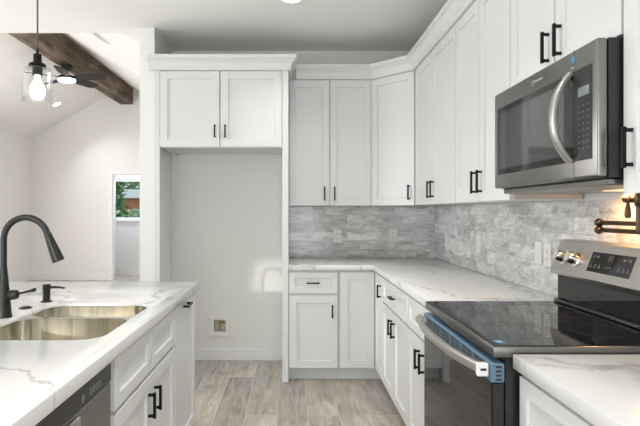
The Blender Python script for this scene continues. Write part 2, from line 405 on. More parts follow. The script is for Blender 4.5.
# gable wall over the flat ceiling's edge (faces the living room)
m = MB(); t = m.bm; zs = RIDZ-SLOPE*(SX-RIDX)
tp = [(LX, H-0.0005), (LX, PLATE+0.12), (RIDX, RIDZ+0.12), (SX, zs+0.12), (SX, H-0.0005)]
a = [t.verts.new((x, EY-0.12, z)) for x, z in tp]; b = [t.verts.new((x, EY, z)) for x, z in tp]
t.faces.new(a); t.faces.new(b[::-1])
for i in range(5): t.faces.new((a[i], b[i], b[(i+1) % 5], a[(i+1) % 5]))
bmesh.ops.recalc_face_normals(t, faces=t.faces); struct(m.build('wall_header', 'ceiling_paint', smooth=False))
# vaulted ceiling slopes
m = MB(); t = m.bm
for xa, za, xb, zb in ((LX, PLATE, RIDX, RIDZ), (RIDX, RIDZ, SX, RIDZ-SLOPE*(SX-RIDX))):
    v = [t.verts.new(p) for p in ((xa, EY, za), (xb, EY, zb), (xb, FY+0.12, zb), (xa, FY+0.12, za), (xa, EY, za+0.12), (xb, EY, zb+0.12), (xb, FY+0.12, zb+0.12), (xa, FY+0.12, za+0.12))]
    for q in ((0, 1, 2, 3), (4, 7, 6, 5), (0, 4, 5, 1), (1, 5, 6, 2), (2, 6, 7, 3), (3, 7, 4, 0)): t.faces.new([v[i] for i in q])
bmesh.ops.recalc_face_normals(t, faces=t.faces); struct(m.build('ceiling_vault', 'living_paint', smooth=False))
# left wall with two unseen windows, added to let light in
def wall_with_holes(name, mat, axis, c0, c1, s0, s1, z1, holes):
    m = MB(); xs = sorted({s0, s1, *[h[0] for h in holes], *[h[1] for h in holes]})
    for p, q in zip(xs, xs[1:]):
        hs = [h for h in holes if h[0] <= p and h[1] >= q]
        spans = [(0, z1)] if not hs else [(0, hs[0][2]), (hs[0][3], z1)]
        for za, zb in spans:
            if zb - za < 1e-4: continue
            if axis == 'x': m.box(c0, c1, p, q, za, zb)
            else: m.box(p, q, c0, c1, za, zb)
    return struct(m.build(name, mat, smooth=False))
wall_with_holes('wall_left', 'living_paint', 'x', LX-0.12, LX, RY-0.12, FY+0.12, PLATE, [(0.5, 3.5, 0.55, 2.25), (5.3, 7.5, 0.45, 2.25)])
wall_with_holes('wall_rear', 'wall_paint', 'y', RY-0.12, RY, LX, WX, H, [(-1.9, 0.7, 0.0, 2.15), (-2.82, -2.42, 0.15, 2.28)])
def window_unit(name, axis, c, s0, s1, z0, z1, mull=0):
    m = MB(); w = 0.05
    def bx(a0, a1, b0, b1, t=0.03):
        if axis == 'x': m.box(c-t, c+t, a0, a1, b0, b1)
        else: m.box(a0, a1, c-t, c+t, b0, b1)
    bx(s0, s0+w, z0, z1); bx(s1-w, s1, z0, z1); bx(s0+w, s1-w, z0, z0+w); bx(s0+w, s1-w, z1-w, z1)
    for k in range(mull):
        p = s0 + (s1-s0)*(k+1)/(mull+1); bx(p-0.03, p+0.03, z0+w, z1-w)
    f = struct(m.build(name, 'trim_paint', smooth=False))
    g = MB()
    if axis == 'x': g.box(c-0.004, c+0.004, s0+w, s1-w, z0+w, z1-w)
    else: g.box(s0+w, s1-w, c-0.004, c+0.004, z0+w, z1-w)
    g.build('pane', 'clear_glass', f, smooth=False)
    return f
window_unit('added_window_1', 'x', LX-0.06, 0.5, 3.5, 0.55, 2.25, 1)  # unseen, added to light the range wall
window_unit('added_window_2', 'x', LX-0.06, 5.3, 7.5, 0.45, 2.25, 1)  # unseen, added to light the living room
window_unit('added_door_1', 'y', RY-0.06, -1.9, 0.7, 0.0, 2.15, 1)  # unseen glazed rear door, added as a light opening
w5 = window_unit('window_3', 'y', RY-0.06, -2.82, -2.42, 0.15, 2.28)
# vestibule beyond the doorway, with its window
VX0, VX1, VY = -4.15, -1.9, 10.85
GX0, GX1, GZ0, GZ1 = -3.78, -2.85, 1.15, 2.00
wall_with_holes('wall_vestibule', 'wall_paint', 'y', VY, VY+0.12, VX0-0.1, VX1+0.1, 2.5, [(GX0, GX1, GZ0, GZ1)])
sbox('wall_vestibule', 'wall_paint', VX0-0.1, VX0, FY+0.12, VY, 0, 2.5)
sbox('wall_vestibule', 'wall_paint', VX1, VX1+0.1, FY+0.12, VY, 0, 2.5)
sbox('ceiling_vestibule', 'ceiling_paint', VX0-0.1, VX1+0.1, FY+0.12, VY+0.12, 2.5, 2.6)
window_unit('window_4', 'y', VY+0.06, GX0, GX1, GZ0, GZ1)
sbox('trim_1', 'trim_paint', GX0-0.05, GX1+0.05, VY-0.03, VY+0.02, GZ0-0.035, GZ0-0.001)
sbox('baseboard_vestibule', 'trim_paint', VX0, VX1, VY-0.016, VY-0.001, 0.0, 0.13)
# doorway casing
m = MB(); m.box(DX0-0.085, DX0, FY-0.02, FY-0.001, 0, DZ+0.085); m.box(DX1, DX1+0.085, FY-0.02, FY-0.001, 0, DZ+0.085); m.box(DX0, DX1, FY-0.02, FY-0.001, DZ, DZ+0.085)
m.box(DX0, DX0+0.015, FY-0.001, FY+0.125, 0, DZ); m.box(DX1-0.015, DX1, FY-0.001, FY+0.125, 0, DZ); m.box(DX0+0.015, DX1-0.015, FY-0.001, FY+0.125, DZ-0.015, DZ)
struct(m.build('trim_2', 'trim_paint', smooth=False))
# baseboards
m = MB(); m.box(LX+0.001, DX0-0.09, FY-0.016, FY-0.001, 0, 0.13, 0.003); m.box(DX1+0.09, SX-0.001, FY-0.016, FY-0.001, 0, 0.13, 0.003); struct(m.build('baseboard_living', 'trim_paint'))
m = MB(); m.box(LX+0.001, LX+0.016, RY, FY-0.02, 0, 0.13, 0.003); struct(m.build('baseboard_left', 'trim_paint'))
m = MB(); m.box(-1.038, -0.072, D-0.016, D-0.001, 0, 0.10, 0.003); struct(m.build('baseboard_back', 'trim_paint'))
m = MB(); m.box(-1.055, -1.040, 4.03, D-0.001, 0, 0.10, 0.003); struct(m.build('baseboard_partition', 'trim_paint'))

# the rough ridge beam
beam = MB().box(RIDX-0.125, RIDX+0.125, EY+0.003, FY-0.003, 3.377, 3.765, 0.008).build('ceiling_beam', 'rustic_wood')
tag(beam, 'dark rough-sawn timber beam running under the ridge of the vaulted living room ceiling', 'beam', kind='thing')

# ------------------------------------------------------------------ tile on the two walls
BT = 1.358
bs = MB().box(-0.018, 1.266, D-0.009, D-0.001, 0.906, BT).build('tile_backsplash', 'marble_back', smooth=False)
tag(bs, 'grey marble subway tile backsplash on the end wall between the refrigerator alcove and the corner', 'backsplash', 'marble backsplashes')
bs = MB().box(WX-0.009, WX-0.001, 0.9, D-0.0005, 0.9065, BT).build('tile_backsplash', 'marble_side', smooth=False)
tag(bs, 'grey marble subway tile backsplash along the wall behind the range and pot filler', 'backsplash', 'marble backsplashes')

# ------------------------------------------------------------------ cabinets
FB = lambda y: Fr((0, y, 0), (1, 0, 0), (0, -1, 0))      # faces the camera, a = x
FR = lambda x: Fr((x, 0, 0), (0, 1, 0), (-1, 0, 0))      # range wall, a = y
FI = lambda x: Fr((x, 0, 0), (0, 1, 0), (1, 0, 0))       # island, a = y
def pull(F, a, b, c, length, vert, parent, t=0.0105, out=0.03):
    m = MB(); h = length/2
    if vert:
        m.fbox(F, a-t/2, a+t/2, b-h, b+h, c+out-t, c+out, 0.001)
        for e in (-1, 1): q = b+e*(h-t*0.9); m.fbox(F, a-t/2, a+t/2, q-t/2, q+t/2, c, c+out-t*0.5, 0.001)
    else:
        m.fbox(F, a-h, a+h, b-t/2, b+t/2, c+out-t, c+out, 0.001)
        for e in (-1, 1): q = a+e*(h-t*0.9); m.fbox(F, q-t/2, q+t/2, b-t/2, b+t/2, c, c+out-t*0.5, 0.001)
    o = m.build('handle', 'black_metal', parent); o['label'] = 'matte black bar pull'; return o
G = 0.003
def door(F, a0, a1, b0, b1, root, hnd=None, name='door', rail=0.058, hl=0.115):
    """front with a recessed panel; hnd = (a, b, vertical)"""
    o = MB().shaker(F, a0+G, a1-G, b0, b1, 0.021, rail=rail).build(name, 'cabinet_paint', root)
    if hnd: pull(F, hnd[0], hnd[1], 0.021, hl, hnd[2], o)
    return o
UZ0, UZ1 = 1.362, 2.403
GRP_U = 'white wall cabinets'; GRP_B = 'white base cabinets'

# refrigerator cabinet with its tall end panel
r = thing('refrigerator_cabinet', 'white two-door shaker cabinet high above the empty refrigerator alcove, with a tall end panel', 'cabinet', (-0.55, 4.3, 0))
m = MB(); m.box(-1.008, -0.0685, 4.022, D-0.001, 1.825, 2.41); m.box(-1.008, -0.0685, 4.022, 4.042, 1.808, 1.825); m.box(-1.008, -0.99, 4.042, D-0.001, 1.808, 1.825); m.box(-0.0865, -0.0685, 4.042, D-0.001, 1.808, 1.825)
m.build('body', 'cabinet_paint', r, smooth=False)
F = FB(4.022)
door(F, -1.011, -0.548, 1.812, 2.395, r, (-0.585, 1.93, True), hl=0.10)
door(F, -0.5445, -0.068, 1.812, 2.395, r, (-0.505, 1.93, True), hl=0.10)
MB().box(-0.067, -0.0195, 4.0, D-0.001, 0.0, 2.41, 0.001).build('end_panel', 'cabinet_paint', r)
MB().box(-1.0535, -1.010, 4.0, 4.045, 0.0, 2.41, 0.001).build('filler_strip', 'cabinet_paint', r)
CROWN = [(0, 2.398), (0.016, 2.398), (0.016, 2.419), (0.021, 2.423), (0.025, 2.440), (0.034, 2.456), (0.048, 2.468), (0.048, 2.477), (0.060, 2.479), (0.060, 2.508), (0, 2.508)]
MB().sweep([(-1.092, 3.9995), (-0.019, 3.9995), (-0.019, 4.262)], CROWN).build('crown_molding', 'cabinet_paint', r)

def upper(label, F, a0, a1, b0, b1, bodybox, doors, name='wall_cabinet', group=GRP_U):
    x0, x1, y0, y1 = bodybox
    r = thing(name, label, 'cabinet', ((x0+x1)/2, (y0+y1)/2, b0), group)
    m = MB(); m.box(x0, x1, y0, y1, b0+0.004, b1); m.build('body', 'cabinet_paint', r, smooth=False)
    for d in doors: door(F, d[0], d[1], b0, b1-0.008, r, d[2])
    return r
hz = UZ0+0.10
upper('white two-door shaker wall cabinet above the short counter, beside the refrigerator alcove', FB(4.297), 0, 0, UZ0, UZ1, (-0.018, 0.6635, 4.297, D-0.0095),
      [(-0.016, 0.3185, (0.275, hz, True)), (0.3195, 0.661, (0.358, hz, True))])
# diagonal corner cabinet
r = thing('wall_cabinet', 'white single-door wall cabinet set diagonally across the kitchen corner', 'cabinet', (1.0, 4.3, UZ0), GRP_U)
MB().prism([(0.665, 4.297), (0.665, D-0.0095), (WX-0.0095, D-0.0095), (WX-0.0095, 3.992), (0.97, 3.992)], UZ0+0.004, UZ1).build('body', 'cabinet_paint', r, smooth=False)
Fd = Fr((0.665, 4.297, 0), (0.305, -0.305, 0), (-0.305, -0.305, 0)); dl = math.hypot(0.305, 0.305)
door(Fd, 0.010, dl-0.012, UZ0, UZ1-0.008, r, (dl-0.055, hz, True))
FU = FR(0.97)
upper('white two-door wall cabinet touching the diagonal corner cabinet, over the long counter', FU, 0, 0, UZ0, UZ1, (0.97, WX-0.0095, 3.002, 3.990),
      [(3.003, 3.494, (3.455, hz, True)), (3.497, 3.972, (3.535, hz, True))])
r = upper('white two-door wall cabinet beside the far end of the microwave', FU, 0, 0, UZ0, UZ1, (0.97, WX-0.0095, 2.256, 3.000),
      [(2.256, 2.626, (2.588, hz, True)), (2.629, 2.999, (2.668, hz, True))])
MB().box(0.972, WX-0.0096, 2.2555, 2.2559, UZ0+0.004, 1.80).build('unfinished_side', 'raw_wood', r, smooth=False)['label'] = 'bare wood cabinet side'
upper('short white two-door wall cabinet directly on top of the microwave', FU, 0, 0, 1.822, UZ1, (0.97, WX-0.0095, 1.494, 2.254),
      [(1.494, 1.872, (1.828, 1.915, True)), (1.875, 2.253, (1.915, 1.915, True))])
upper('white wall cabinet past the near end of the microwave, above the pot filler spout', FU, 0, 0, UZ0, UZ1, (0.97, WX-0.0095, 0.95, 1.490),
      [(0.952, 1.488, (1.445, 1.49, True))])
for o in list(COL.objects):
    pass
# crown over the whole run
cr = MB().sweep([(0.0405, 4.2745), (0.6655, 4.2745), (0.9475, 3.992), (0.9475, 0.95)], CROWN)
cr.box(0.97, WX-0.002, 0.95, 0.97, 2.404, 2.508)
o = cr.build('crown_molding', 'cabinet_paint')
tag(o, 'long white crown molding running over the end-wall, corner and range-wall cabinets', 'molding')

# base cabinets
BZ = 0.863; KZ = 0.102
def fronts(F, r, a0, a1, drawers, doors, hl=0.10):
    for d0, d1, h in drawers: door(F, d0, d1, 0.682, 0.846, r, h, 'drawer', rail=0.045, hl=0.10)
    for d0, d1, b1, h in doors: door(F, d0, d1, 0.108, b1, r, h, hl=hl)
def base(label, box, kick, name='base_cabinet', group=GRP_B):
    x0, x1, y0, y1 = box
    r = thing(name, label, 'cabinet', ((x0+x1)/2, (y0+y1)/2, 0), group)
    MB().box(x0, x1, y0, y1, KZ, BZ).build('body', 'cabinet_paint', r, smooth=False)
    MB().box(*kick, 0, KZ-0.001).build('toe_kick', 'cabinet_paint', r, smooth=False)
    return r
r = base('white base cabinet with one drawer over one door, against the refrigerator end panel', (-0.018, 0.3665, 4.022, D-0.001), (-0.018, 0.3665, 4.09, D-0.001))
fronts(FB(4.022), r, 0, 0, [(-0.016, 0.360, (0.17, 0.765, False))], [(-0.016, 0.360, 0.668, (0.317, 0.548, True))])
# corner unit with two doors meeting in the inner corner
XB = 0.668
r = thing('base_cabinet', 'white corner base cabinet whose two full-height doors meet at the inside corner', 'cabinet', (1.0, 4.3, 0), GRP_B)
MB().prism([(0.3685, 4.022), (0.3685, D-0.001), (WX-0.001, D-0.001), (WX-0.001, 3.692), (XB, 3.692), (XB, 4.022)], KZ, BZ).build('body', 'cabinet_paint', r, smooth=False)
MB().prism([(0.3685, 4.09), (0.3685, D-0.001), (WX-0.001, D-0.001), (WX-0.001, 3.692), (XB+0.07, 3.692), (XB+0.07, 4.09)], 0, KZ-0.001).build('toe_kick', 'cabinet_paint', r, smooth=False)
door(FB(4.022), 0.376, 0.643, 0.108, 0.846, r)
door(FR(XB), 3.695, 3.998, 0.108, 0.846, r, (3.745, 0.738, True), hl=0.095)
r = base('white base cabinet, wide drawer over two doors, next to the corner unit', (XB, WX-0.001, 2.892, 3.690), (XB+0.07, WX-0.001, 2.892, 3.690))
fronts(FR(XB), r, 0, 0, [(2.894, 3.688, (3.29, 0.765, False))], [(2.894, 3.290, 0.668, (3.245, 0.57, True)), (3.293, 3.688, 0.668, (3.335, 0.57, True))])
r = base('white base cabinet with handleless drawer front, touching the far side of the range', (XB, WX-0.001, 2.256, 2.890), (XB+0.07, WX-0.001, 2.256, 2.890))
fronts(FR(XB), r, 0, 0, [(2.258, 2.888, None)], [(2.258, 2.572, 0.668, (2.53, 0.57, True)), (2.575, 2.888, 0.668, (2.615, 0.57, True))])
r = base('white base cabinet under the pale counter piece nearest the camera, next to the range', (XB, WX-0.001, 0.5, 1.478), (XB+0.07, WX-0.001, 0.5, 1.478))
fronts(FR(XB), r, 0, 0, [(0.502, 0.99, (0.74, 0.765, False)), (0.993, 1.476, (1.2, 0.765, False))], [(0.502, 0.99, 0.668, (0.95, 0.57, True)), (0.993, 1.476, 0.668, (1.03, 0.57, True))])

# worktops
CT0, CT1 = 0.8645, 0.905
o = MB().prism([(-0.018, 3.978), (-0.018, D-0.001), (WX-0.001, D-0.001), (WX-0.001, 2.2565), (0.631, 2.2565), (0.631, 3.978)], CT0, CT1, bev=0.003).build('countertop', 'quartz')
tag(o, 'L-shaped veined white quartz worktop running from the refrigerator panel round the corner to the range', 'countertop', 'white quartz worktops')
o = MB().prism([(0.631, 0.48), (0.631, 1.481), (WX-0.001, 1.481), (WX-0.001, 0.48)], CT0, CT1, bev=0.003).build('countertop', 'quartz')
tag(o, 'short veined white quartz worktop on the near side of the range', 'countertop', 'white quartz worktops')
# island worktop with its sink cut-out
IX = -0.532; IY = 3.03
SKX0, SKX1, SKY0, SKY1 = -1.045, -0.610, 1.645, 2.295
o = MB().prism([(-1.85, 0.45), (IX, 0.45), (IX, IY), (-1.85, IY)], CT0, CT1, holes=[rrect(SKX0, SKX1, SKY0, SKY1, 0.085)], bev=0.003).build('countertop', 'quartz')
tag(o, 'large veined white quartz island worktop cut out for the sink', 'countertop', 'white quartz worktops')

# island cabinets
XI = -0.574
r = thing('base_cabinet', 'white island sink cabinet with two blank drawer fronts over two doors', 'cabinet', (-0.85, 2.06, 0), 'white island cabinets')
for yy in (1.620, 2.472): MB().box(-1.14, XI, yy, yy+0.018, KZ, BZ).build('side_panel', 'cabinet_paint', r, smooth=False)
MB().box(-1.14, XI, 1.638, 2.472, KZ, KZ+0.018).build('bottom_panel', 'cabinet_paint', r, smooth=False)
MB().box(-1.14, -1.122, 1.638, 2.472, KZ+0.018, BZ).build('back_panel', 'cabinet_paint', r, smooth=False)
for za, zb in ((0.80, BZ), (0.66, 0.69)): MB().box(XI-0.018, XI, 1.638, 2.472, za, zb).build('rail', 'cabinet_paint', r, smooth=False)
MB().box(-1.14, XI-0.07, 1.62, 2.49, 0, KZ-0.001).build('toe_kick', 'cabinet_paint', r, smooth=False)
fronts(FI(XI), r, 0, 0, [(1.634, 2.058, None), (2.061, 2.487, None)], [(1.634, 2.058, 0.668, (2.015, 0.56, True)), (2.061, 2.487, 0.668, (2.105, 0.56, True))])
r = base('narrow white pull-out cabinet at the far end of the island, its handle near the top', (-1.14, XI, 2.492, 3.008), (-1.14, XI-0.07, 2.492, 3.008), group='white island cabinets')
door(FI(XI), 2.495, 3.005, 0.108, 0.846, r, (2.72, 0.825, False), hl=0.12)
m = MB().box(-1.50, -1.142, 0.5, 3.008, 0, BZ, 0.001).build('island_base', 'cabinet_paint')
tag(m, 'white panelled rear base carrying the overhang of the island worktop', 'cabinet')
m = base('white island cabinet beside the dishwasher, nearest the camera', (-1.14, XI, 0.5, 0.985), (-1.14, XI-0.07, 0.5, 0.985), group='white island cabinets')
door(FI(XI), 0.503, 0.98, 0.108, 0.846, m, (0.93, 0.57, True))

# dishwasher
dw = thing('dishwasher', 'stainless dishwasher with a black control strip built into the island', 'dishwasher', (-0.85, 1.30, 0))
MB().box(-1.14, XI, 0.990, 1.615, 0.02, BZ-0.004).build('tub', 'black_plastic', dw, smooth=False)
MB().box(XI, XI+0.022, 0.994, 1.592, 0.11, 0.790, 0.003).build('door', 'steel', dw)
cp = MB().box(XI, XI+0.024, 0.994, 1.592, 0.793, 0.860, 0.004).build('control_panel', 'black_plastic', dw)
FD = FI(XI+0.024)
for k in range(4):
    m = MB(); a = 1.432 + k*0.021
    for (p, q, u, v) in ((-0.005, 0.005, 0.006, 0.008), (-0.005, 0.005, -0.008, -0.006), (-0.006, -0.0045, -0.008, 0.008), (0.0045, 0.006, -0.008, 0.008)):
        m.fbox(FD, a+p, a+q, 0.817+u, 0.817+v, 0, 0.0004)
    m.build('icon', 'print_white', cp, smooth=False)
m = MB(); m.lathe([(0.0065, 0), (0.009, 0), (0.009, 0.0004), (0.0065, 0.0004), (0.0065, 0)], FD(1.375, 0.815, 0), (1, 0, 0), 20, cap=False); m.fbox(FD, 1.374, 1.376, 0.815, 0.829, 0, 0.0005)
m.build('icon', 'print_white', cp, smooth=False)
MB().fbox(FD, 1.49, 1.575, 0.836, 0.852, 0, 0.0005).build('display', 'slot_dark', cp, smooth=False)
MB().fbox(FI(XI+0.022), 1.13, 1.34, 0.735, 0.786, 0, 0.012, 0.004).build('handle', 'steel_bright', dw)
MB().box(-1.12, XI-0.06, 0.994, 1.59, 0.0, 0.019).build('toe_kick', 'black_plastic', dw, smooth=False)

# ------------------------------------------------------------------ sink and its fittings
sk = thing('kitchen_sink', 'undermount stainless double-bowl sink set into the island worktop', 'sink', (-0.8, 1.96, 0.66))
DIV = 2.03
bowls = [(SKX0+0.004, SKX1-0.004, SKY0+0.004, DIV-0.010), (SKX0+0.004, SKX1-0.004, DIV+0.010, SKY1-0.004)]
MB().prism(rrect(SKX0+0.001, SKX1-0.001, SKY0+0.001, SKY1-0.001, 0.084), 0.893, 0.897, holes=[rrect(*b, 0.08) for b in bowls]).build('rim', 'steel_sink', sk)
for b in bowls:
    m = MB(); t = m.bm; prev = None
    for ins, z, rr in ((0, 0.8955, 0.08), (0.002, 0.72, 0.078), (0.012, 0.695, 0.07), (0.035, 0.684, 0.05)):
        ring = [t.verts.new((x, y, z)) for x, y in rrect(b[0]+ins, b[1]-ins, b[2]+ins, b[3]-ins, rr)]
        if prev:
            for k in range(len(ring)): t.faces.new((prev[k], prev[(k+1) % len(ring)], ring[(k+1) % len(ring)], ring[k]))
        prev = ring
    t.faces.new(prev)
    bmesh.ops.recalc_face_normals(t, faces=t.faces)
    bo = m.build('bowl', 'steel_sink', sk)
    MB().lathe([(0.045, 0), (0.045, 0.002), (0.036, 0.003), (0.030, 0.0005), (0, 0.0005)], ((b[0]+b[1])/2, (b[2]+b[3])/2, 0.685)).build('drain', 'chrome', bo)

fx, fy, fz = -1.106, 2.0, CT1
f = thing('kitchen_faucet', 'tall matte black gooseneck pull-down faucet standing behind the sink', 'faucet', (fx, fy, fz))
MB().lathe([(0.031, 0), (0.031, 0.006), (0.029, 0.012), (0.026, 0.05), (0.021, 0.11), (0.0155, 0.165), (0.0125, 0.20)], (fx, fy, fz), seg=28).build('body', 'faucet_black', f)
pts = [(fx, fy, fz+0.19), (fx, fy, fz+0.25), (fx, fy, fz+0.298)]; R_ = 0.086
for k in range(1, 17):
    a = PI - math.radians(163)*k/16
    pts.append((fx+R_+R_*math.cos(a), fy, fz+0.298+R_*math.sin(a)))
d = (Vector(pts[-1])-Vector(pts[-2])).normalized(); e = Vector(pts[-1])
MB().tube(pts, 0.0125, 18).build('spout', 'faucet_black', f)
MB().tube([e-d*0.002, e+d*0.004, e+d*0.02, e+d*0.085, e+d*0.112, e+d*0.116], [0.0126, 0.0148, 0.0155, 0.0215, 0.0235, 0.021], 20).build('spray_head', 'faucet_black', f)
hb = Vector((fx+0.02, fy, fz+0.085))
hd = MB().lathe([(0.017, 0), (0.019, 0.008), (0.019, 0.026), (0.016, 0.034), (0.0, 0.036)], hb, (1, 0, 0.1), 20).build('handle_hub', 'faucet_black', f)
MB().tube([hb+Vector((0.024, 0, 0.003)), hb+Vector((0.06, 0, 0.011)), hb+Vector((0.088, 0, 0.018)), hb+Vector((0.096, 0, 0.02)), hb+Vector((0.104, 0, 0.022))], [0.0045, 0.0045, 0.006, 0.0085, 0.006], 12).build('lever', 'faucet_black', hd)

sx, sy = -1.103, 2.345
s = thing('soap_dispenser', 'small matte black soap dispenser pump standing beside the faucet', 'soap dispenser', (sx, sy, fz))
MB().lathe([(0.024, 0), (0.024, 0.005), (0.016, 0.008), (0.0165, 0.05), (0.0165, 0.052)], (sx, sy, fz), seg=24).build('base', 'faucet_black', s)
MB().lathe([(0.018, 0.052), (0.018, 0.076), (0.015, 0.079), (0, 0.079)], (sx, sy, fz), seg=24).build('pump_head', 'faucet_black', s)
MB().tube([(sx+0.01, sy, fz+0.066), (sx+0.055, sy, fz+0.066), (sx+0.082, sy, fz+0.062)], [0.0065, 0.005, 0.004], 10).build('nozzle', 'faucet_black', s)
b = MB().lathe([(0.026, 0), (0.026, 0.004), (0.022, 0.006), (0.016, 0.006), (0.0155, 0.009), (0, 0.0095)], (-1.115, 2.185, fz), seg=24).build('air_switch', 'faucet_black')
tag(b, 'flat round black disposal switch button between the faucet and the soap dispenser', 'button')

# ------------------------------------------------------------------ range
RY0, RY1 = 1.4885, 2.2475
rg = thing('kitchen_range', 'freestanding electric range with black glass cooktop and steel back panel', 'range', (0.92, 1.868, 0))
MB().box(0.615, 1.255, RY0+0.004, RY1-0.004, 0.012, 0.890, 0.002).build('body', 'black_enamel', rg)
ct = MB().box(0.580, 1.150, RY0, RY1, 0.8925, 0.9245, 0.003, 2).build('cooktop_rim', 'steel_dark', rg)
MB().box(0.586, 1.135, RY0+0.006, RY1-0.006, 0.9240, 0.9265, 0.0008).build('cooktop', 'black_glass', rg)
m = MB()
def ring(m, x, y, r, w=0.0016):
    m.lathe([(r-w, 0), (r+w, 0), (r+w, 0.0003), (r-w, 0.0003), (r-w, 0)], (x, y, 0.9266), seg=48, cap=False)
for (x, y, rs) in ((0.745, 1.69, (0.115, 0.08)), (0.745, 2.06, (0.09,)), (1.00, 1.68, (0.09,)), (1.00, 2.06, (0.105,)), (0.98, 1.868, (0.05,))):
    for q in rs: ring(m, x, y, q)
m.build('burner_rings', 'ring_grey', rg)
MB().box(0.602, 0.628, 1.520, 1.556, 0.9266, 0.9269).build('sticker', 'blue_sticker', rg, smooth=False)['label'] = 'small blue sticker'
MB().box(0.610, 0.619, 1.526, 1.550, 0.92695, 0.9271).build('sticker', 'print_white', rg, smooth=False)
# backguard
MB().box(1.1505, 1.255, RY0+0.004, RY1-0.004, 0.9005, 1.045, 0.002).build('backguard', 'black_glass', rg)
MB().box(1.130, 1.150, RY0+0.006, RY1-0.006, 0.9268, 0.940, 0.004).build('rear_trim', 'steel_dark', rg)
XA, ZA, XT, ZT = 1.116, 1.046, 1.166, 1.188
m = MB(); t = m.bm
prof = [(XA, ZA+0.012), (XT, ZT), (XT+0.012, ZT+0.004), (1.255, ZT+0.004), (1.255, ZA), (XA+0.022, ZA), (XA+0.006, ZA+0.002)]
va = [t.verts.new((x, RY0, z)) for x, z in prof]; vb = [t.verts.new((x, RY1, z)) for x, z in prof]; n = len(prof)
t.faces.new(va); t.faces.new(vb[::-1])
for i in range(n): t.faces.new((va[i], vb[i], vb[(i+1) % n], va[(i+1) % n]))
bmesh.ops.recalc_face_normals(t, faces=t.faces)
bmesh.ops.bevel(t, geom=[e for e in t.edges if abs(e.calc_face_angle(0)) > 1.2], offset=0.003, segments=2, affect='EDGES')
cp = m.build('control_panel', 'steel_bright', rg)
# slanted panel frame: a along y, b up the slope
up = Vector((XT-XA, 0, ZT-ZA-0.012)); L_ = up.length; up.normalize(); nn = Vector((-up.z, 0, up.x))
FS = Fr((XA, 0, ZA+0.012), (0, 1, 0), nn); FS.z = up
MB().fbox(FS, 1.735, 1.985, 0.030, 0.108, 0, 0.0012, 0.0005).build('touch_display', 'black_glass', cp)
for a, b, w, h in [(1.965, .09, .010, .006), (1.94, .09, .014, .008), (1.785, .09, .014, .008), (1.757, .09, .014, .008), (1.885, .054, .006, .004), (1.868, .054, .002, .012), (1.85, .054, .008, .007)]:
    MB().fbox(FS, a-w/2, a+w/2, b-h/2, b+h/2, 0.0012, 0.0016).build('icon', 'print_grey', cp, smooth=False)
for a in [1.967-k*.026 for k in range(3)] + [1.80-k*.025 for k in range(3)]:
    MB().fbox(FS, a-.007, a+.007, .047, .051, 0.0012, 0.0016).fbox(FS, a-.003, a+.003, .054, .061, 0.0012, 0.0016).build('icon', 'print_grey', cp, smooth=False)
for a in (1.872, 1.856):      # clock digits
    m = MB()
    for (p, q, u, v) in ((-.005, .005, .009, .011), (-.005, .005, -.011, -.009), (-.005, .005, -.001, .001), (-.005, -.0035, -.011, .011), (.0035, .005, -.011, .011)): m.fbox(FS, a+p, a+q, .088+u, .088+v, .0012, .0016)
    m.build('digit', 'print_grey', cp, smooth=False)
for a in (2.165, 2.075, 1.612, 1.522):
    k = MB().lathe([(0.030, 0), (0.030, 0.005), (0.025, 0.008), (0.0235, 0.038), (0.021, 0.042), (0, 0.042)], FS(a, 0.066, 0.0), nn, 28)
    k.fbox(FS, a-0.0045, a+0.0045, 0.044, 0.088, 0.038, 0.048, 0.002)
    k.build('knob', 'chrome', rg)
for a in (2.165, 2.075, 1.612, 1.522):
    for b in (0.019, 0.112):
        m = MB()
        for da in (-0.022, 0.0, 0.022): m.fbox(FS, a+da-0.003, a+da+0.003, b-0.0015, b+0.0015, 0, 0.0004)
        m.build('knob_mark', 'print_grey', cp, smooth=False)
# oven door
XD = 0.577
od = MB().box(XD, 0.613, RY0+0.002, RY1-0.002, 0.20, 0.820, 0.004).build('oven_door', 'black_enamel', rg)
MB().box(XD-0.002, XD+0.001, RY0+0.004, RY1-0.004, 0.215, 0.819, 0.001).build('glass', 'black_glass', od)
m = MB().box(XD-0.004, 0.612, RY0-0.001, RY1, 0.8205, 0.876, 0.003)
vs = m.build('vent_strip', 'blue_film', od); vs['label'] = 'blue film over the slotted vent strip'
FV = FR(XD-0.004)
for g in range(6):
    m = MB()
    for k in range(2):
        a = 1.535 + g*0.118 + k*0.05
        for b in (0.836, 0.850, 0.864): m.fbox(FV, a, a+0.041, b-0.0052, b+0.0052, 0, 0.0006)
    m.build('vent_slot', 'black_plastic', vs, smooth=False)
FN = Fr((0, RY0-0.001, 0), (1, 0, 0), (0, -1, 0)); m = MB()
for b in (0.830, 0.842, 0.854, 0.866): m.fbox(FN, 0.586, 0.602, b-0.003, b+0.003, 0, 0.0006)
m.build('vent_slot', 'black_plastic', vs, smooth=False)
N_ = 20; pts = []
for k in range(N_+1):
    s_ = -1 + 2*k/N_; pts.append((0.512 + 0.040*abs(s_)**2.4, 1.866+0.362*s_, 0.857))
h = MB().tube(pts, 0.01, 16, flat=(0.016, 0.031, (0, 0, 1)))
h.box(0.530, XD-0.004, 1.868+0.315, 1.868+0.352, 0.842, 0.866, 0.003); h.box(0.545, XD-0.004, 1.868-0.352, 1.868-0.315, 0.842, 0.866, 0.003)
hd = h.build('handle', 'steel_bright', od)
w = MB().box(0.538, 0.571, 1.499, 1.518, 0.835, 0.873, 0.003); w.build('end_wrap', 'white_film', hd)['label'] = 'white protective wrap on the handle end'
MB().box(0.546, 0.563, 1.4982, 1.4992, 0.852, 0.859).build('wrap_slot', 'black_plastic', hd, smooth=False)
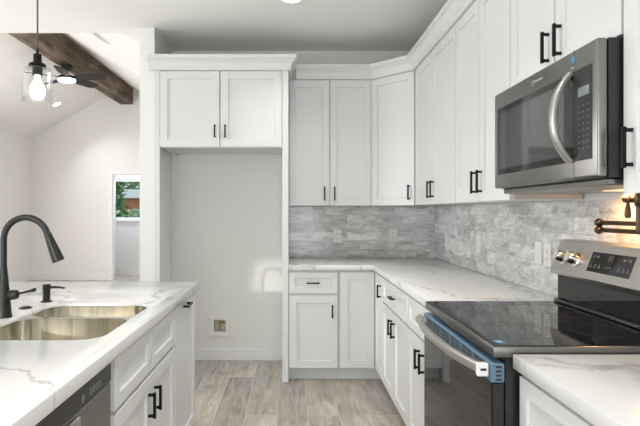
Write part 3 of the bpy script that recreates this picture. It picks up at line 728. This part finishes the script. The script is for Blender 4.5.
MB().box(XD, 0.613, RY0+0.002, RY1-0.002, 0.045, 0.196, 0.004).build('drawer', 'steel_dark', rg)
for x in (0.65, 1.2):
    for y in (1.54, 2.19): MB().lathe([(0.018, 0), (0.018, 0.012)], (x, y, 0), seg=16).build('foot', 'black_plastic', rg)

# ------------------------------------------------------------------ microwave
mw = thing('microwave', 'stainless over-the-range microwave with a curved handle, mounted above the cooktop', 'microwave', (1.08, 1.868, 1.40))
MY0, MY1, MZ0, MZ1, MXF = 1.4955, 2.250, 1.405, 1.8135, 0.880
MB().box(0.914, WX-0.0095, MY0, MY1, MZ0+0.004, MZ1, 0.002).build('body', 'black_enamel', mw)
fr = MB().box(MXF, 0.9135, MY0, MY1, MZ0+0.006, MZ1, 0.008, 3).build('front_frame', 'steel', mw)
FM = FR(MXF)
KY = 1.618
MB().fbox(FM, KY, 2.212, 1.466, 1.746, -0.004, 0.0012, 0.0008).build('window', 'black_glass', mw)
MB().fbox(FM, KY+0.055, 2.185, 1.490, 1.722, 0.0012, 0.0016).build('window_screen', 'window_glass_tint', mw, smooth=False)
kp = MB().fbox(FM, 1.518, KY-0.002, 1.466, 1.746, -0.004, 0.0012, 0.0008).build('control_panel', 'black_plastic', mw)
MB().fbox(FM, 1.532, 1.592, 1.660, 1.688, 0.0012, 0.0018).build('display', 'lcd', kp, smooth=False)
m = MB()
for rr in range(8):
    for cc in range(3): m.fbox(FM, 1.535+cc*0.023, 1.545+cc*0.023, 1.500+rr*0.0185, 1.5045+rr*0.0185, 0.0012, 0.0016)
m.build('keypad', 'print_grey', kp, smooth=False)
MB().fbox(FM, KY-0.0025, KY-0.0005, MZ0+0.008, MZ1-0.002, -0.002, 0.0006).build('door_seam', 'slot_dark', mw, smooth=False)
pts = []
for k in range(19):
    s_ = -1+2*k/18; pts.append((MXF-0.004-0.055*(1-abs(s_)**2.3), KY+0.014, 1.605+0.138*s_))
MB().tube(pts, 0.01, 16, flat=(0.030, 0.016, (1, 0, 0))).build('handle', 'steel_bright', mw)
# badge: a pale ring and a short line of marks
m = MB(); m.lathe([(0.0075, 0), (0.0105, 0), (0.0105, 0.0006), (0.0075, 0.0006), (0.0075, 0)], FM(1.895, 1.780, 0), (-1, 0, 0), 28, cap=False)
for k, hh in enumerate((0.010, 0.007, 0.007, 0.010, 0.007, 0.007)): m.fbox(FM, 1.874-k*0.011, 1.880-k*0.011, 1.776, 1.776+hh, 0, 0.0005)
m.build('badge', 'print_white', mw)
MB().fbox(FM, 1.612, 1.630, 1.776, 1.794, 0, 0.0005).build('sticker', 'blue_sticker', mw, smooth=False)['label'] = 'small blue sticker'
MB().fbox(FM, 1.614, 1.634, 1.758, 1.763, 0, 0.0004).build('sticker', 'print_white', mw, smooth=False)
bt = MB().box(0.915, WX-0.02, MY0+0.01, MY1-0.01, 1.388, 1.4085, 0.004).build('base_grille', 'steel', mw)
MB().box(1.15, 1.23, 1.80, 1.92, 1.3868, 1.3878).build('work_light', 'hood_glow', bt, smooth=False)
area('microwave_work_light', (1.19, 1.86, 1.383), (0, 0, 0), 0.08, 0.12, 3.0, (1.0, 0.52, 0.20))

# ------------------------------------------------------------------ pot filler
pf = thing('pot_filler', 'dark bronze folding pot filler faucet mounted on the tile above the range', 'faucet', (WX-0.01, 1.745, 1.24))
PX, PY = 1.20, 1.79
MB().lathe([(0.032, 0), (0.032, 0.005), (0.022, 0.012), (0.014, 0.016), (0.013, 0.07)], (WX-0.0095, PY, 1.353), (-1, 0, 0), 24).build('wall_flange', 'bronze', pf)
MB().lathe([(0, -0.118), (0.012, -0.114), (0.012, -0.03), (0.016, -0.024), (0.018, 0), (0.016, 0.018), (0.009, 0.023), (0, 0.024)], (PX, PY, 1.358), seg=20).build('riser', 'bronze', pf)
v = MB().lathe([(0.010, 0.012), (0.010, 0.035), (0.016, 0.038), (0.017, 0.06), (0.013, 0.068), (0.015, 0.075), (0, 0.080)], (PX, PY, 1.358), (0, 1, 0), 20).build('valve', 'bronze', pf)
MB().lathe([(0.006, 0.0), (0.006, -0.012), (0.009, -0.022), (0.0115, -0.048), (0.009, -0.058), (0, -0.061)], (PX, PY+0.062, 1.347), seg=16).build('lever', 'bronze', v)
def arm(z, y0, y1):
    m = MB().tube([(PX, y0, z), (PX, y1, z)], 0.0085, 16)
    m.lathe([(0, -0.017), (0.010, -0.014), (0.0155, -0.006), (0.0165, 0.0), (0.0155, 0.006), (0.010, 0.014), (0, 0.017)], (PX, y1, z), (1, 0, 0), 18)
    return m.build('arm', 'bronze', pf)
arm(1.269, PY, 2.025); arm(1.2405, PY-0.04, 2.025)
MB().tube([(PX, PY-0.04, 1.2405), (PX, PY-0.07, 1.2395), (PX, PY-0.082, 1.228), (PX, PY-0.083, 1.20)], 0.0085, 14).build('spout', 'bronze', pf)

# ------------------------------------------------------------------ wall plates
def outlet(F, a, b, c, label, w=0.072, h=0.116, kind='outlet'):
    p = F(a, b, c); r = thing('wall_outlet' if kind == 'outlet' else 'light_switch', label, 'outlet' if kind == 'outlet' else 'switch', p, 'white wall plates')
    MB().fbox(F, a-w/2, a+w/2, b-h/2, b+h/2, c, c+0.006, 0.002).build('cover_plate', 'plate_white', r)
    if kind == 'outlet':
        for e in (-1, 1):
            so_ = MB().fbox(F, a-0.017, a+0.017, b+e*0.020-0.014, b+e*0.020+0.014, c+0.006, c+0.0075, 0.0005).build('socket', 'plate_white', r)
            m = MB()
            for d in (-1, 1): m.fbox(F, a+d*0.007-0.0012, a+d*0.007+0.0012, b+e*0.020-0.004, b+e*0.020+0.006, c+0.0075, c+0.0078)
            m.fbox(F, a-0.002, a+0.002, b+e*0.020-0.010, b+e*0.020-0.006, c+0.0075, c+0.0078)
            m.build('slots', 'slot_dark', so_, smooth=False)
    else:
        MB().fbox(F, a-0.017, a+0.017, b-0.034, b+0.034, c+0.006, c+0.009, 0.001).build('rocker', 'plate_white', r)
    return r
FK = FB(D); FK2 = FR(WX)
outlet(FK, 0.408, 1.098, 0.0095, 'white outlet plate on the end-wall tile above the drawer cabinet')
outlet(FK, 0.902, 1.103, 0.0095, 'white outlet plate on the end-wall tile next to the corner', w=0.082)
outlet(FK2, 4.23, 1.085, 0.0095, 'white outlet plate on the range-wall tile just out of the corner')
outlet(FK2, 3.50, 1.09, 0.0095, 'white switch plate on the range-wall tile midway along the counter', kind='switch')
outlet(FK2, 2.655, 1.10, 0.0095, 'white switch plate near the range, the one farther from its knobs', kind='switch')
outlet(FK2, 2.558, 1.10, 0.0095, 'white outlet plate near the range, the one closer to its knobs')
outlet(FK, -0.80, 1.08, 0.0005, 'white outlet plate on the bare wall inside the refrigerator alcove')
# water supply box in the alcove
wb = thing('water_supply_box', 'small recessed white water supply box low on the alcove wall', 'supply box', (-0.629, D, 0.216))
m = MB(); x0, x1, z0, z1 = -0.716, -0.545, 0.216, 0.392
m.fbox(FK, x0, BX0+0.003, z0, z1, 0.0005, 0.016, 0.003); m.fbox(FK, BX1-0.003, x1, z0, z1, 0.0005, 0.016, 0.003); m.fbox(FK, BX0, BX1, z0, BZ0+0.003, 0.0005, 0.0158, 0.003); m.fbox(FK, BX0, BX1, BZ1-0.003, z1, 0.0005, 0.0158, 0.003)
m.build('frame', 'plate_white', wb)
m = MB(); e = 0.001
m.box(BX0+e, BX1-e, D+0.075, D+0.080, BZ0+e, BZ1-e); m.box(BX0+e, BX0+0.004, D+0.001, D+0.075, BZ0+e, BZ1-e); m.box(BX1-0.004, BX1-e, D+0.001, D+0.075, BZ0+e, BZ1-e); m.box(BX0+0.004, BX1-0.004, D+0.001, D+0.075, BZ0+e, BZ0+0.004); m.box(BX0+0.004, BX1-0.004, D+0.001, D+0.075, BZ1-0.004, BZ1-e)
m.build('recess', 'box_inside', wb, smooth=False)
v = MB().tube([(-0.640, D+0.05, 0.252), (-0.640, D+0.05, 0.33)], 0.008, 12); v.tube([(-0.640, D+0.05, 0.325), (-0.60, D+0.03, 0.325)], 0.007, 12)
v.build('valve', 'brass', wb)
MB().lathe([(0.012, 0), (0.012, 0.008)], (-0.598, D+0.03, 0.321), seg=12).build('valve_handle', 'red_valve', wb)

# ------------------------------------------------------------------ lamps
def downlight(p, nrm, label, group, power, color=(1, 0.995, 0.98), r=0.075, spread=PI*0.6):
    n = Vector(nrm).normalized(); p = Vector(p)
    t = thing('recessed_light', label, 'ceiling light', p, group)
    MB().lathe([(r*0.78, 0.0005), (r*0.80, 0.006), (r, 0.004), (r+0.004, 0.0005)], p, n, 32, cap=False).build('trim_ring', 'trim_paint', t)
    MB().lathe([(0, 0.0025), (r*0.79, 0.0025)], p, n, 32, cap=False).build('lens', 'lamp_glow', t)
    if power:
        a = area('downlight_lamp', p+n*0.012, n.to_track_quat('-Z', 'Y').to_euler(), r*1.5, 0, power, color, 'DISK', spread)
    return t
KL = 'round recessed lights in the flat kitchen ceiling'
downlight((0.005, 3.47, H), (0, 0, -1), 'round recessed light in the flat kitchen ceiling, cut by the top of the picture', KL, 4)
for x, y in ((0.0, 1.9), (-1.0, 0.3), (0.3, 0.2), (-2.9, 1.4), (-2.6, 0.0), (-1.0, -1.4), (0.3, -1.4), (-2.6, -1.6), (-3.9, 1.2)):  # unseen cans, added as fill for the kitchen
    downlight((x, y, H), (0, 0, -1), 'added round recessed fill light in the flat kitchen ceiling outside the view', KL, 8)
nl = Vector((SLOPE, 0, -1)).normalized(); nr = Vector((-SLOPE, 0, -1)).normalized()
VL = 'round recessed lights in the vaulted ceiling'
zl = lambda x: PLATE + SLOPE*(x-LX); zr = lambda x: RIDZ - SLOPE*(x-RIDX)
downlight((-4.13, 9.17, zl(-4.13)), nl, 'round recessed light in the vaulted ceiling below the fan and beyond the pendant', VL, 10, r=0.085)
downlight((-1.956, 6.58, zr(-1.956)), nr, 'round recessed light in the vaulted ceiling between the beam and the partition wall', VL, 10, r=0.085)
for x, y in ((-4.13, 6.0), (-2.19, 5.2)):  # unseen cans, added as fill for the living room
    downlight((x, y, zl(x) if x < RIDX else zr(x)), nl if x < RIDX else nr, 'added round recessed fill light in the vaulted ceiling outside the view', VL, 10, r=0.085)
# slot vent in the vault
vx, vy = -1.90, 5.12
ux = Vector((1, 0, -SLOPE)).normalized()
Fv = Fr((vx, vy, zr(vx)), (0, 1, 0), nr); Fv.z = ux
v = thing('ceiling_vent', 'white slotted air vent in the vaulted ceiling beside the beam', 'vent', (vx, vy, zr(vx)))
MB().fbox(Fv, -0.17, 0.17, -0.075, 0.075, 0.0008, 0.008, 0.003).build('frame', 'trim_paint', v)
m = MB()
for k in range(4): m.fbox(Fv, -0.145, 0.145, -0.052+k*0.03, -0.038+k*0.03, 0.008, 0.0086)
m.build('slots', 'slot_dark', v, smooth=False)

# pendants
def pendant(px_, py_, label):
    p = thing('pendant_light', label, 'pendant lamp', (px_, py_, 1.90), 'glass pendants over the island')
    MB().lathe([(0.06, 0), (0.06, -0.012), (0.045, -0.022), (0, -0.024)], (px_, py_, H-0.0005), seg=28).build('ceiling_canopy', 'black_metal', p)
    MB().tube([(px_, py_, 2.18), (px_, py_, H-0.02)], 0.0045, 10).build('cord', 'cord_grey', p)
    MB().lathe([(0, 2.192), (0.006, 2.19), (0.008, 2.162), (0.021, 2.158), (0.022, 2.112), (0.040, 2.108), (0.0445, 2.098), (0.0445, 2.088), (0, 2.088)], (px_, py_, 0), seg=28).build('cap', 'black_metal', p)
    sk_ = MB().lathe([(0.026, 2.087), (0.026, 2.045), (0, 2.045)], (px_, py_, 0), seg=24).build('socket', 'black_metal', p)
    MB().lathe([(0.0, 2.0835), (0.055, 2.0835), (0.070, 2.080), (0.075, 2.068), (0.076, 1.902), (0.0735, 1.902), (0.0725, 2.067), (0.068, 2.077), (0.055, 2.0805), (0, 2.0805)], (px_, py_, 0), seg=48, cap=False).build('glass_shade', 'shade_glass', p)
    MB().lathe([(0, 2.046), (0.014, 2.046), (0.015, 2.02), (0.024, 2.005), (0.036, 1.985), (0.0385, 1.965), (0.036, 1.945), (0.026, 1.925), (0.012, 1.915), (0, 1.913)], (px_, py_, 0), seg=28).build('bulb', 'bulb_glow', p)
    d = bpy.data.lights.new('pendant_bulb', 'POINT'); d.energy = 1.0; d.color = (1, 0.99, 0.97); d.shadow_soft_size = 0.045
    o = bpy.data.objects.new('pendant_bulb', d); COL.objects.link(o); o.location = (px_, py_, 1.86)
pendant(-1.365, 2.8, 'clear glass pendant lamp with black socket hanging over the far end of the island')
pendant(-1.365, 1.35, 'added clear glass cylinder pendant lamp over the near end of the island, outside the view')  # unseen second pendant, added to brighten the ceiling

# ceiling fan under the beam
cx, cy = RIDX, 7.33
fn = thing('ceiling_fan', 'dark ceiling fan with a lit round lamp hanging from the timber beam', 'ceiling fan', (cx, cy, 3.14))
MB().lathe([(0.075, 3.3765), (0.075, 3.36), (0.055, 3.325), (0.02, 3.315), (0, 3.315)], (cx, cy, 0), seg=28).build('ceiling_mount', 'fan_black', fn)
MB().tube([(cx, cy, 3.235), (cx, cy, 3.32)], 0.016, 14).build('downrod', 'fan_black', fn)
MB().lathe([(0, 3.25), (0.03, 3.248), (0.10, 3.225), (0.125, 3.20), (0.125, 3.178), (0, 3.178)], (cx, cy, 0), seg=32).build('motor', 'fan_black', fn)
MB().lathe([(0, 3.1775), (0.118, 3.1775), (0.115, 3.158), (0.09, 3.147), (0, 3.143)], (cx, cy, 0), seg=32).build('lamp', 'lamp_glow', fn)
for k in range(5):
    a = math.radians(-4+72*k); ca, sa = math.cos(a), math.sin(a)
    m = MB(); t = m.bm; rows = []
    for q in range(9):
        rr = 0.11 + 0.45*q/8; w = 0.035+0.045*min(1, q/3) - (0.02 if q == 8 else 0)
        rows.append([(rr, -w), (rr, w)])
    def P_(rr, w, dz): return (cx+ca*rr-sa*w, cy+sa*rr+ca*w, 3.205-w*0.25+dz)
    top = [[t.verts.new(P_(rr, w, 0.005)) for rr, w in row] for row in rows]; bot = [[t.verts.new(P_(rr, w, -0.005)) for rr, w in row] for row in rows]
    for i in range(8):
        t.faces.new((top[i][0], top[i+1][0], top[i+1][1], top[i][1])); t.faces.new((bot[i][0], bot[i][1], bot[i+1][1], bot[i+1][0]))
        for s_ in (0, 1): t.faces.new((top[i][s_], bot[i][s_], bot[i+1][s_], top[i+1][s_]))
    t.faces.new((top[0][0], top[0][1], bot[0][1], bot[0][0])); t.faces.new((top[8][0], bot[8][0], bot[8][1], top[8][1]))
    bmesh.ops.recalc_face_normals(t, faces=t.faces); m.build('blade', 'fan_blade', fn)

# ------------------------------------------------------------------ outdoors, seen through the vestibule window
struct(sbox('ground_outside', 'lawn_green', -30, 12, 11.2, 45, -0.30, -0.20))
def leafy(name, label, cat, c, rad, n, mat, size, trunk=True, group='trees outside the window'):
    r = thing(name, label, cat, (c[0], c[1], -0.2), group)
    m = MB(); t = m.bm
    for _ in range(n):
        while True:
            v = Vector((random.uniform(-1, 1), random.uniform(-1, 1), random.uniform(-1, 1)))
            if 0.45 < v.length < 1: break
        q = Vector(c)+Vector((v.x*rad[0], v.y*rad[1], v.z*rad[2])); s_ = size*random.uniform(0.6, 1.3)
        R_ = Matrix.Rotation(random.uniform(0, 6.3), 3, 'Z') @ Matrix.Rotation(random.uniform(-1.2, 1.2), 3, 'X')
        vs = [t.verts.new(q + R_ @ Vector(p)) for p in ((-s_*0.5, 0, 0), (0, -s_*0.35, s_*0.1), (s_*0.5, 0, 0), (0, s_*0.35, s_*0.1))]
        t.faces.new(vs)
    m.build('foliage', mat, r, smooth=False)
    MB().tube([(c[0], c[1], -0.2), (c[0]+0.05, c[1], c[2]-rad[2]*0.3), (c[0], c[1]+0.05, c[2]+rad[2]*0.3)], [0.14, 0.1, 0.04], 10).build('trunk', 'bark', r)
    return r
leafy('garden_bush', 'tall leafy dark green bush close outside the small window', 'bush', (-4.97, 13.4, 1.35), (0.72, 0.6, 1.55), 1900, 'leaf_dark', 0.15, group=None)
leafy('garden_hedge', 'low pale green hedge in front of the shed outside the small window', 'hedge', (-5.3, 18.2, 0.62), (1.3, 0.5, 0.82), 1500, 'leaf_light', 0.18, group=None)
leafy('garden_tree', 'pale green tree rising behind the shed roof outside the small window', 'tree', (-7.6, 27.5, 3.2), (3.0, 1.5, 2.8), 1800, 'leaf_light', 0.5, group=None)
leafy('garden_tree', 'dark green tree standing behind the leafy bush outside the window', 'tree', (-12.9, 31.5, 3.0), (1.9, 1.5, 3.0), 1500, 'leaf_dark', 0.5, group=None)
sh = thing('garden_shed', 'white-roofed red-brown garden shed outside the small window', 'shed', (-5.2, 21, -0.2))
MB().box(-6.5, -3.8, 20, 22.4, -0.2, 1.86).build('wall', 'red_paint', sh, smooth=False)
m = MB(); t = m.bm
tp = [(-6.75, 1.84), (-6.3, 2.16), (-4.0, 2.16), (-3.5, 1.84)]
a = [t.verts.new((x, 19.6, z)) for x, z in tp]; b = [t.verts.new((x, 22.8, z)) for x, z in tp]
t.faces.new(a); t.faces.new(b[::-1])
for i in range(4): t.faces.new((a[i], b[i], b[(i+1) % 4], a[(i+1) % 4]))
bmesh.ops.recalc_face_normals(t, faces=t.faces); m.build('roof', 'shed_roof', sh, smooth=False)
MB().box(-5.2, -4.3, 19.98, 20.02, -0.15, 1.6).build('door', 'trim_paint', sh, smooth=False)
